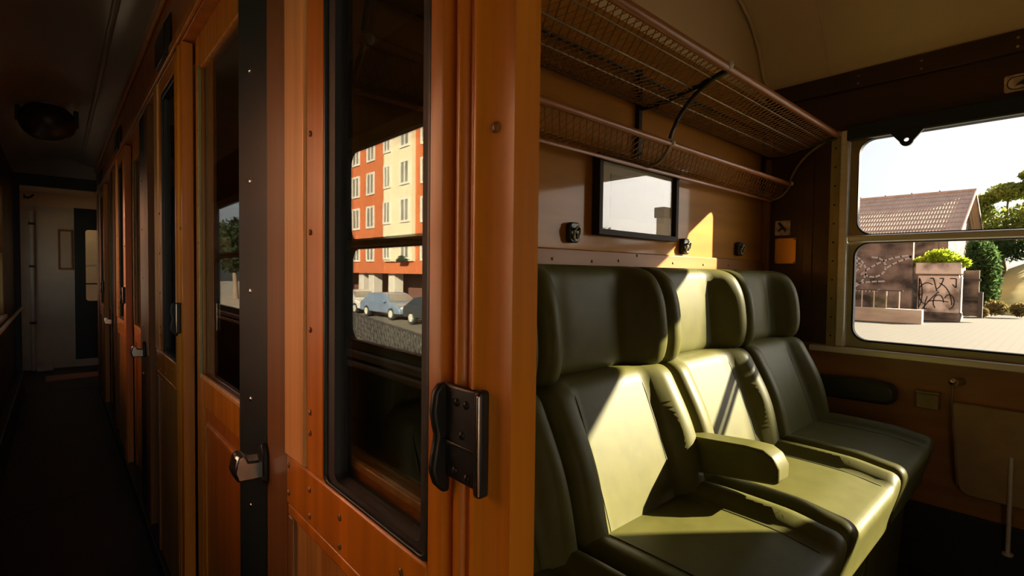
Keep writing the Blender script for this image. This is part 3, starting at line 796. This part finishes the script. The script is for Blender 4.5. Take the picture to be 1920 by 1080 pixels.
# shed with its sheet roof
sh = thing('shed', (36, 7, GR), 'long dark shed with a steep brown sheet roof beyond the yard', 'shed')
EX, RX, EZ, RZ, Y0, Y1 = 33.2, 38.2, 2.30, 4.93, 3.75, 14.5
build('wall', MB().box(EX+.4, EX+9, Y0+.5, Y1, GR, EZ+.25), 'shed', sh)
for k in range(9):
    y = Y0+.9+k*1.15
    build('wall_batten', MB().box(EX+.32, EX+.42, y, y+.14, GR, EZ+.1), 'shed', sh)
def sheet(xa, za, xb, zb, ya, yb, pitch=.13, amp=.022, rows=9):
    mb = MB(); d = Vector((xb-xa, 0, zb-za)); nrm = Vector((-d.z, 0, d.x)).normalized(); n = int((yb-ya)/pitch*2)
    for r in range(rows):
        t0, t1 = r/rows, (r+1)/rows+.012
        vs = []; fs = []
        for i in range(n+1):
            y = ya+(yb-ya)*i/n; o = amp*(i % 2)
            for t, lift in ((t0, .018), (t1, .0)):
                p = Vector((xa, y, za))+d*t+nrm*(o+lift); vs.append(p)
        for i in range(n): fs.append((2*i, 2*i+2, 2*i+3, 2*i+1))
        mb.add(vs, fs)
    return mb
build('roof_slope', sheet(EX, EZ, RX, RZ, Y0, Y1), 'roof', sh)
build('roof_slope', sheet(2*RX-EX, EZ, RX, RZ, Y0, Y1), 'roof', sh)
build('gable', MB().prism([(EX+.45, EZ+.2), (2*RX-EX-.45, EZ+.2), (RX, RZ-.12)], 1, Y0+.5, Y0+.6), 'shed', sh)
build('verge_board', MB().prism([(EX-.05, EZ-.12), (EX-.05, EZ+.06), (RX, RZ+.07), (RX, RZ-.16)], 1, Y0-.04, Y0+.02), 'roof', sh)
build('verge_board', MB().prism([(2*RX-EX+.05, EZ-.12), (2*RX-EX+.05, EZ+.06), (RX, RZ+.07), (RX, RZ-.16)], 1, Y0-.04, Y0+.02), 'shed', sh)
build('ridge_cap', MB().tube([(RX, Y0-.05, RZ+.04), (RX, Y1, RZ+.04)], .09, 6), 'roof', sh, smooth=60)
for y in (5.3, 6.6, 7.9, 9.2): build('ridge_spike', MB().tube([(RX, y, RZ), (RX, y, RZ+.18)], .035, 6), 'shed', sh)
ms = thing('sun_blocker', (7, -1.5, GR), 'added unseen sun canopy on a thin post, just beyond the right edge of the view', 'blocker')  # unseen, added to keep the sun off the corner seat
oc = [(1.62, -.36), (1.68, -.16), (1.86, -.09), (1.96, .06), (2.03, .34), (2.09, .40), (2.31, .365), (2.48, .265), (2.7, .215), (4.0, .20), (4.0, -.36)]  # made-up outline, shaped by where its shade must fall
build('blocker_board', MB().prism([(c-7/1.3, h+.573*(7-2.44)) for c, h in oc], 0, 6.95, 7.05), 'shed', ms)
build('blocker_sheet', MB().prism([(2.09-7/1.3, 3.0), (2.7-7/1.3, 2.80), (4.0-7/1.3, 2.785), (4.0-7/1.3, 2.73), (2.7-7/1.3, 2.74), (2.09-7/1.3, 2.94)], 0, 7.051, 8.6), 'roof', ms)
build('post', MB().tube([(7.1, -1.5, GR), (7.1, -1.5, 2.74)], .06, 10), 'fence', ms, smooth=60)
# painted wall with grafitti, low wall with railing
gw = thing('graffiti_wall', (27.5, 6.5, GR), 'dark weathered wall covered in faded graffiti, behind the low kerb wall', 'wall')
build('wall_slab', MB().box(27.4, 27.7, 4.62, 14, GR, 1.55), 'shed', gw)
build('coping', MB().box(27.3, 27.8, 4.6, 14, 1.55, 1.68), 'shed', gw, bevel=.03)
def strokes(seed, X, y0, y1, z0, z1, n, w):
    rnd = random.Random(seed); mb = MB()
    for i in range(n):
        y, z = rnd.uniform(y0, y1), rnd.uniform(z0, z1); a = rnd.uniform(0, 6.28); cv = rnd.uniform(-1.3, 1.3); P = []
        for k in range(9):
            P.append((y, z)); a += cv*.45; y = min(y1, max(y0, y+math.cos(a)*(y1-y0)*.07)); z = min(z1, max(z0, z+math.sin(a)*(z1-z0)*.12))
        for (a0, a1) in zip(P, P[1:]):
            d = Vector((a1[0]-a0[0], a1[1]-a0[1]))
            if d.length < 1e-4: continue
            nn = Vector((-d.y, d.x)).normalized()*w; d2 = d.normalized()*w*.6
            mb.add([(X, a0[0]+nn.x-d2.x, a0[1]+nn.y-d2.y), (X, a0[0]-nn.x-d2.x, a0[1]-nn.y-d2.y), (X, a1[0]-nn.x+d2.x, a1[1]-nn.y+d2.y), (X, a1[0]+nn.x+d2.x, a1[1]+nn.y+d2.y)], [(0, 1, 2, 3)])
    return mb
tag(build('graffiti_strokes', strokes(3, 27.39, 4.7, 8.2, -.6, 1.3, 16, .035), 'strokew', gw), kind='stuff')
lw = thing('low_wall', (25, 6, GR), 'low pale concrete wall along the yard, in front of the graffiti wall', 'wall')
build('wall_slab', MB().box(24.9, 25.25, 3.86, 15, GR, -1.24), 'conc', lw, bevel=.02)
rg = thing('railing', (25.3, 6, -1.24), 'thin dark upright railing bars on the low concrete wall', 'railing')
for k in range(14):
    y = 4.6+k*.42
    build('bar', MB().box(25.06, 25.10, y, y+.035, -1.24, -.52), 'conc', rg)
build('top_bar', MB().box(25.05, 25.11, 4.5, 10.6, -.54, -.50), 'fence', rg)
gp = thing('gate_pillar', (28, 3.8, GR), 'thick graffiti-covered concrete pillar with plants growing on top', 'pillar')
build('shaft', MB().box(27.6, 28.6, 3.10, 4.46, GR+.35, .12), 'graf', gp, bevel=.04)
build('plinth', MB().box(27.5, 28.7, 3.06, 4.5, GR, GR+.36), 'shed', gp, bevel=.03)
build('cap_block', MB().box(27.5, 28.7, 3.04, 4.54, .18, .66), 'graf', gp, bevel=.05)
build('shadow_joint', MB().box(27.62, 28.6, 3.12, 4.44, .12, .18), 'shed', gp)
tag(build('graffiti_strokes', strokes(11, 27.59, 3.2, 4.4, -1.3, .0, 14, .020), 'stroke', gp), kind='stuff')
gq = thing('gate_post', (28.3, 2.75, GR), 'narrow dark gate leaf right of the graffiti pillar', 'gate')
build('leaf', MB().box(28.2, 28.3, 2.55, 3.04, GR+.25, .35), 'shed', gq)
build('post', MB().box(28.1, 28.3, 2.42, 2.56, GR+.2, -.55), 'fence', gq)
for z in (-.1, -.9): build('brace', MB().box(28.14, 28.2, 2.5, 3.04, z, z+.1), 'fence', gq)
pl = [((28.0, 3.5, .74), (.5, .5, .38)), ((28.0, 4.05, .74), (.5, .5, .36)), ((28.0, 3.8, .92), (.5, .45, .36)), ((28.0, 3.15, .66), (.4, .35, .22)), ((28, 4.45, .66), (.4, .35, .22))]
tag(tree('pillar_shrub', (28, 3.8, .62), pl, 2600, .11, 'bright yellow-green shrub growing on top of the graffiti pillar', 'shrub', 'leafy', trunk=False))
tree('tree', (45.5, 3.0, GR), [((45.5, 3.3, 3.2), (1.2, 1.1, 1.6)), ((45.5, 4.3, 4.4), (1.0, .8, .7)), ((45.5, 2.2, 3.6), (1.2, .9, 1.3)), ((45.5, 2.9, 5.6), (1.3, 1.1, .6)), ((45.5, 1.3, 5.9), (1.4, 1.2, .6)), ((45.5, .6, 4.2), (1.3, 1.2, 1.2)), ((45.5, 4.0, 5.2), (.9, .7, .35)), ((45.5, 1.7, 6.6), (1.2, .8, .35)), ((45.5, 3.9, 2.6), (1.0, .9, 1.2)), ((45.5, 1.2, 2.8), (1.2, 1.2, 1.2)), ((45.5, 4.6, 3.2), (.8, .5, 1.0))], 11000, .17,
     'loose light-green tree rising right of the shed roof', 'tree', 'leaf')
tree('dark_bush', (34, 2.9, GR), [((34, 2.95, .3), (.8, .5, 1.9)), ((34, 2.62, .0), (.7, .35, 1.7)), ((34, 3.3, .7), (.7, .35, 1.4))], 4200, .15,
     'dark green bush growing between the graffiti pillar and the bank', 'bush', 'leafd')
tree('tree', (52, -6, GR), [((52, -6, 3.4), (2.5, 2.2, 2)), ((52, -4.4, 2.6), (2, 1.6, 1.6)), ((52, -7.8, 3.2), (2, 1.8, 1.8))], 2600, .3, 'round green tree farther right, standing behind the bank', 'tree', 'leaf')
bank = MB()
for i in range(25):
    for j in range(7):
        y = -14+i*.72; s_ = j/6
        z = GR+.02+(s_**.7)*(3.2 if y < 2.4 else 3.2*max(.2, 1-(y-2.4)/1.2))*(.85+.2*noise.noise(Vector((y*.3, s_*2, 1))))
        bank.v.append((35.2+s_*7, y, z))
for i in range(24):
    for j in range(6): bank.f.append((i*7+j, i*7+j+1, (i+1)*7+j+1, (i+1)*7+j))
tag(build('grassy_bank', bank, 'straw', None, smooth=60), 'dry yellow grassy bank rising at the right edge of the yard', 'bank')
for i, (x, y, r) in enumerate(((32.6, 2.35, .42), (32.9, 1.55, .36), (31.6, 2.75, .26))):
    tree('low_shrub', (x, y, GR), [((x, y, GR+r*1.1), (r*.8, r, r*.9))], 700, .09, ['straw-coloured low shrub at the foot of the dark bush', 'straw-coloured low shrub at the right end of the bush row', 'small brownish shrub beside the dark gate leaf'][i], 'shrub', 'straws', trunk=False)
tree('hedge', (43.4, -1.5, GR), [((43.4, y_, 1.75), (.6, 1.1, .75)) for y_ in (3.0, 1.6, .2, -1.4, -3, -4.6, -6.2)], 4200, .16, 'dark clipped hedge along the top of the grassy bank', 'hedge', 'leafd', trunk=False)
# seen mirrored in the glass of the framed picture
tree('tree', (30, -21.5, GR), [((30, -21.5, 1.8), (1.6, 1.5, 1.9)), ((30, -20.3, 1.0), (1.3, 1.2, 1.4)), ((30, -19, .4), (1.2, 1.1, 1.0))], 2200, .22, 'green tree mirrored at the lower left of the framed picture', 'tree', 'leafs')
yp = thing('yard_pillar', (9.1, -3.69, GR), 'pale yard pillar with a dark cap, mirrored at the right of the framed picture', 'pillar')
build('shaft', MB().box(9, 9.25, -3.78, -3.60, GR, 1.15), 'conc', yp, bevel=.02)
build('cap_block', MB().box(8.96, 9.29, -3.81, -3.57, 1.15, 1.36), 'shed', yp, bevel=.02)
eg = tag(build('yard_kerb', MB().box(40, 40.3, -14, 3, GR, GR+.12), 'conc'), kind='structure')

# ------------------------------------------------------------------ outside, corridor side (-X): seen mirrored in the door glass
tag(build('ground', MB().add([(-90, -60, GL), (-.6, -60, GL), (-.6, 120, GL), (-90, 120, GL)], [(0, 3, 2, 1)]), 'ground2'), kind='structure')
BXF = -16.45
bd = thing('apartment_block', (BXF, 34, GL), 'tall orange-red apartment block with a cream bay and white ground-floor columns', 'building')
ZA = .0
build('wall', MB().box(BXF-9, BXF, 32.0, 52, ZA, 16), 'red', bd)
build('bay_wall', MB().box(BXF-9, BXF+.25, 28.2, 32.0, ZA+.7, 16), 'creamw', bd)
build('bay_base', MB().box(BXF-9, BXF+.1, 28.2, 32.0, ZA, ZA+.7), 'red', bd)
build('wall', MB().box(BXF-9, BXF, 8, 28.2, ZA, 16), 'red', bd)
build('arcade_wall', MB().box(BXF-9, BXF-1.6, 8, 52, GL, ZA), 'arc', bd)
build('cornice', MB().box(BXF-.1, BXF+.3, 8, 52, 16, 16.4), 'creamw', bd)
build('arcade_beam', MB().box(BXF-.3, BXF+.12, 8, 52, ZA-.12, ZA+.06), 'red', bd)
for y in (14, 18, 22, 27.1, 31.6, 34.6, 36.3, 40.5, 45, 49):
    build('column', MB().box(BXF-.85, BXF-.15, y-.42, y+.42, GL, ZA-.1), 'col', bd, bevel=.03)
first = None
def win(y, z, wd, h, X):
    global first
    f = build('window', MB().ring([(y-wd/2, z), (y+wd/2, z), (y+wd/2, z+h), (y-wd/2, z+h)], [(y-wd/2+.16, z+.14), (y+wd/2-.16, z+.14), (y+wd/2-.16, z+h-.14), (y-wd/2+.16, z+h-.14)], 0, X-.05, X+.05), 'wframe', bd)
    build('pane', MB().box(X-.03, X+.01, y-wd/2+.1, y+wd/2-.1, z+.1, z+h-.1), 'wpane', f)
    build('mullion', MB().box(X, X+.04, y-.06, y+.06, z+.1, z+h-.1), 'wframe', f)
for i in range(6):
    z = .72+i*2.42
    for y in (11, 13.5, 16, 18.5, 21, 23.5, 26.9, 34.4, 36.75, 40.5, 43, 46.5):
        win(y, z, 1.25, 1.62, BXF+.02)
    for y in (29.1, 31.45): win(y, z+.1, 1.0 if y > 30 else 1.25, 1.6, BXF+.27)
fb_ = thing('flower_box', (BXF+.5, 29.1, .72), 'dark flower box under a cream bay window', 'planter')
build('trough', MB().box(BXF+.36, BXF+.62, 28.6, 29.6, .66, .86), 'green', fb_, bevel=.02)
tag(build('plants', leaves([((BXF+.52, 29.1, .92), (.10, .45, .14))], 120, .09), 'leafd', fb_), kind='stuff')
# cars: side profile along y (front towards -y)
def car(y0, X, L, paint, label, hgt=1.32):
    """built in its own frame: nose at y=0, length L along +y, x across"""
    t = thing('car', (X, y0, GL), label, 'car', 'cars parked before the apartment block')
    s = L/4.3; k = hgt/1.42
    lower = [(0, .34), (.02, .62), (.18, .74), (1.05, .92), (3.95, .95), (4.22, .90), (4.3, .66), (4.27, .34)]
    lower = [(a*s, b*k) for a, b in lower]
    cabin = [(.98*s, .90*k), (1.72*s, 1.36*k), (2.1*s, 1.42*k), (3.0*s, 1.42*k), (3.45*s, 1.36*k), (4.1*s, .93*k)]
    W = .84
    build('body', MB().prism(lower, 0, -W, W), paint, t, True, bevel=.07, seg=3)
    mb = MB(); n = len(cabin); vs = []
    for sx in (-1, 1):
        for (a, b) in cabin: vs.append((sx*(W-.04-.16*(b-.9*k)/(.52*k)), a, b))
    mb.add(vs, [tuple(range(n))[::-1], tuple(range(n, 2*n))]+[(i, (i+1) % n, n+(i+1) % n, n+i) for i in range(n)])
    build('cabin', mb, paint, t, True, bevel=.03)
    # glazing panels slightly proud of the cabin
    for sx in (-1, 1):
        def P(a, b): return (sx*(W-.04-.16*(b-.9*k)/(.52*k)+.008), a*s, b*k)
        g = MB().add([P(1.35, .97), P(1.85, 1.33), P(2.42, 1.36), P(2.42, .98)], [(0, 1, 2, 3)]).add([P(2.5, .98), P(2.5, 1.36), P(3.3, 1.31), P(3.7, 1.0)], [(0, 1, 2, 3)])
        build('side_windows', g, 'wpane', t, True)
    build('windscreen', MB().add([(-.68, 1.1*s-.02, .985*k), (.68, 1.1*s-.02, .985*k), (.56, 1.66*s-.02, 1.335*k), (-.56, 1.66*s-.02, 1.335*k)], [(0, 1, 2, 3)]), 'wpane', t, True)
    for yy in (.80*s, 3.45*s):
        for sx in (-1, 1):
            wh = build('wheel', MB().disc((sx*.76, yy, .31), 0, .31, .2, 18), 'tyre', t, True, bevel=.03)
            build('hub', MB().disc((sx*.865, yy, .31), 0, .19, .02, 12), 'alu', wh, True)
    for sx in (-1, 1): build('headlamp', MB().sphere((sx*.60, .06*s, .66*k), .12, 10, 6, (1.2, .4, .7)), 'lens', t, True, smooth=60)
    build('bumper', MB().box(-W-.01, W+.01, -.05, .12, .34, .50), paint, t, True, bevel=.04)
    for sx in (-1, 1): build('mirror', MB().sphere((sx*.93, 1.35*s, .98*k), .09, 8, 6, (1, .7, .8)), paint, t, True, smooth=60)
car(21.9, -12.6, 4.35, 'carb', 'blue-grey hatchback, middle of the three cars reflected in the door glass')
car(26.7, -12.9, 4.2, 'carw', 'white car at the left of the three reflected in the door glass')
car(16.9, -12.3, 4.2, 'cark', 'dark car at the right edge of the reflected street')
# lattice fence along the track
A, B = Vector((-5.75, 9.2)), Vector((-8.2, 20.5))
fe = thing('lattice_fence', (-6.9, 14.5, GL), 'dark lattice fence along the track, reflected low in the door glass', 'fence')
n = 26; ZT, ZB_ = -1.56, -2.30
sd = (B-A).normalized(); ln = (B-A).length
def fp(s, z): q = A+sd*s; return (q.x, q.y, z)
for z in (ZT, ZB_): build('rail', MB().tube([fp(0, z), fp(ln, z)], .035, 6), 'fence', fe)
for k in range(n+1): build('post', MB().tube([fp(ln*k/n, GL), fp(ln*k/n, ZT+.03)], .035, 6), 'fence', fe)
lt = MB(); st = .30; k = -3.0   # lattice bars
while k < ln:
    for d in (1, -1):
        s0, s1 = (k, k+(ZT-ZB_)) if d > 0 else (k+(ZT-ZB_), k)
        if min(s0, s1) >= 0 and max(s0, s1) <= ln: lt.tube([fp(s0, ZB_), fp(s1, ZT)], .030, 4, cap=False)
    k += st
tag(build('lattice', lt, 'fence', fe), kind='stuff')
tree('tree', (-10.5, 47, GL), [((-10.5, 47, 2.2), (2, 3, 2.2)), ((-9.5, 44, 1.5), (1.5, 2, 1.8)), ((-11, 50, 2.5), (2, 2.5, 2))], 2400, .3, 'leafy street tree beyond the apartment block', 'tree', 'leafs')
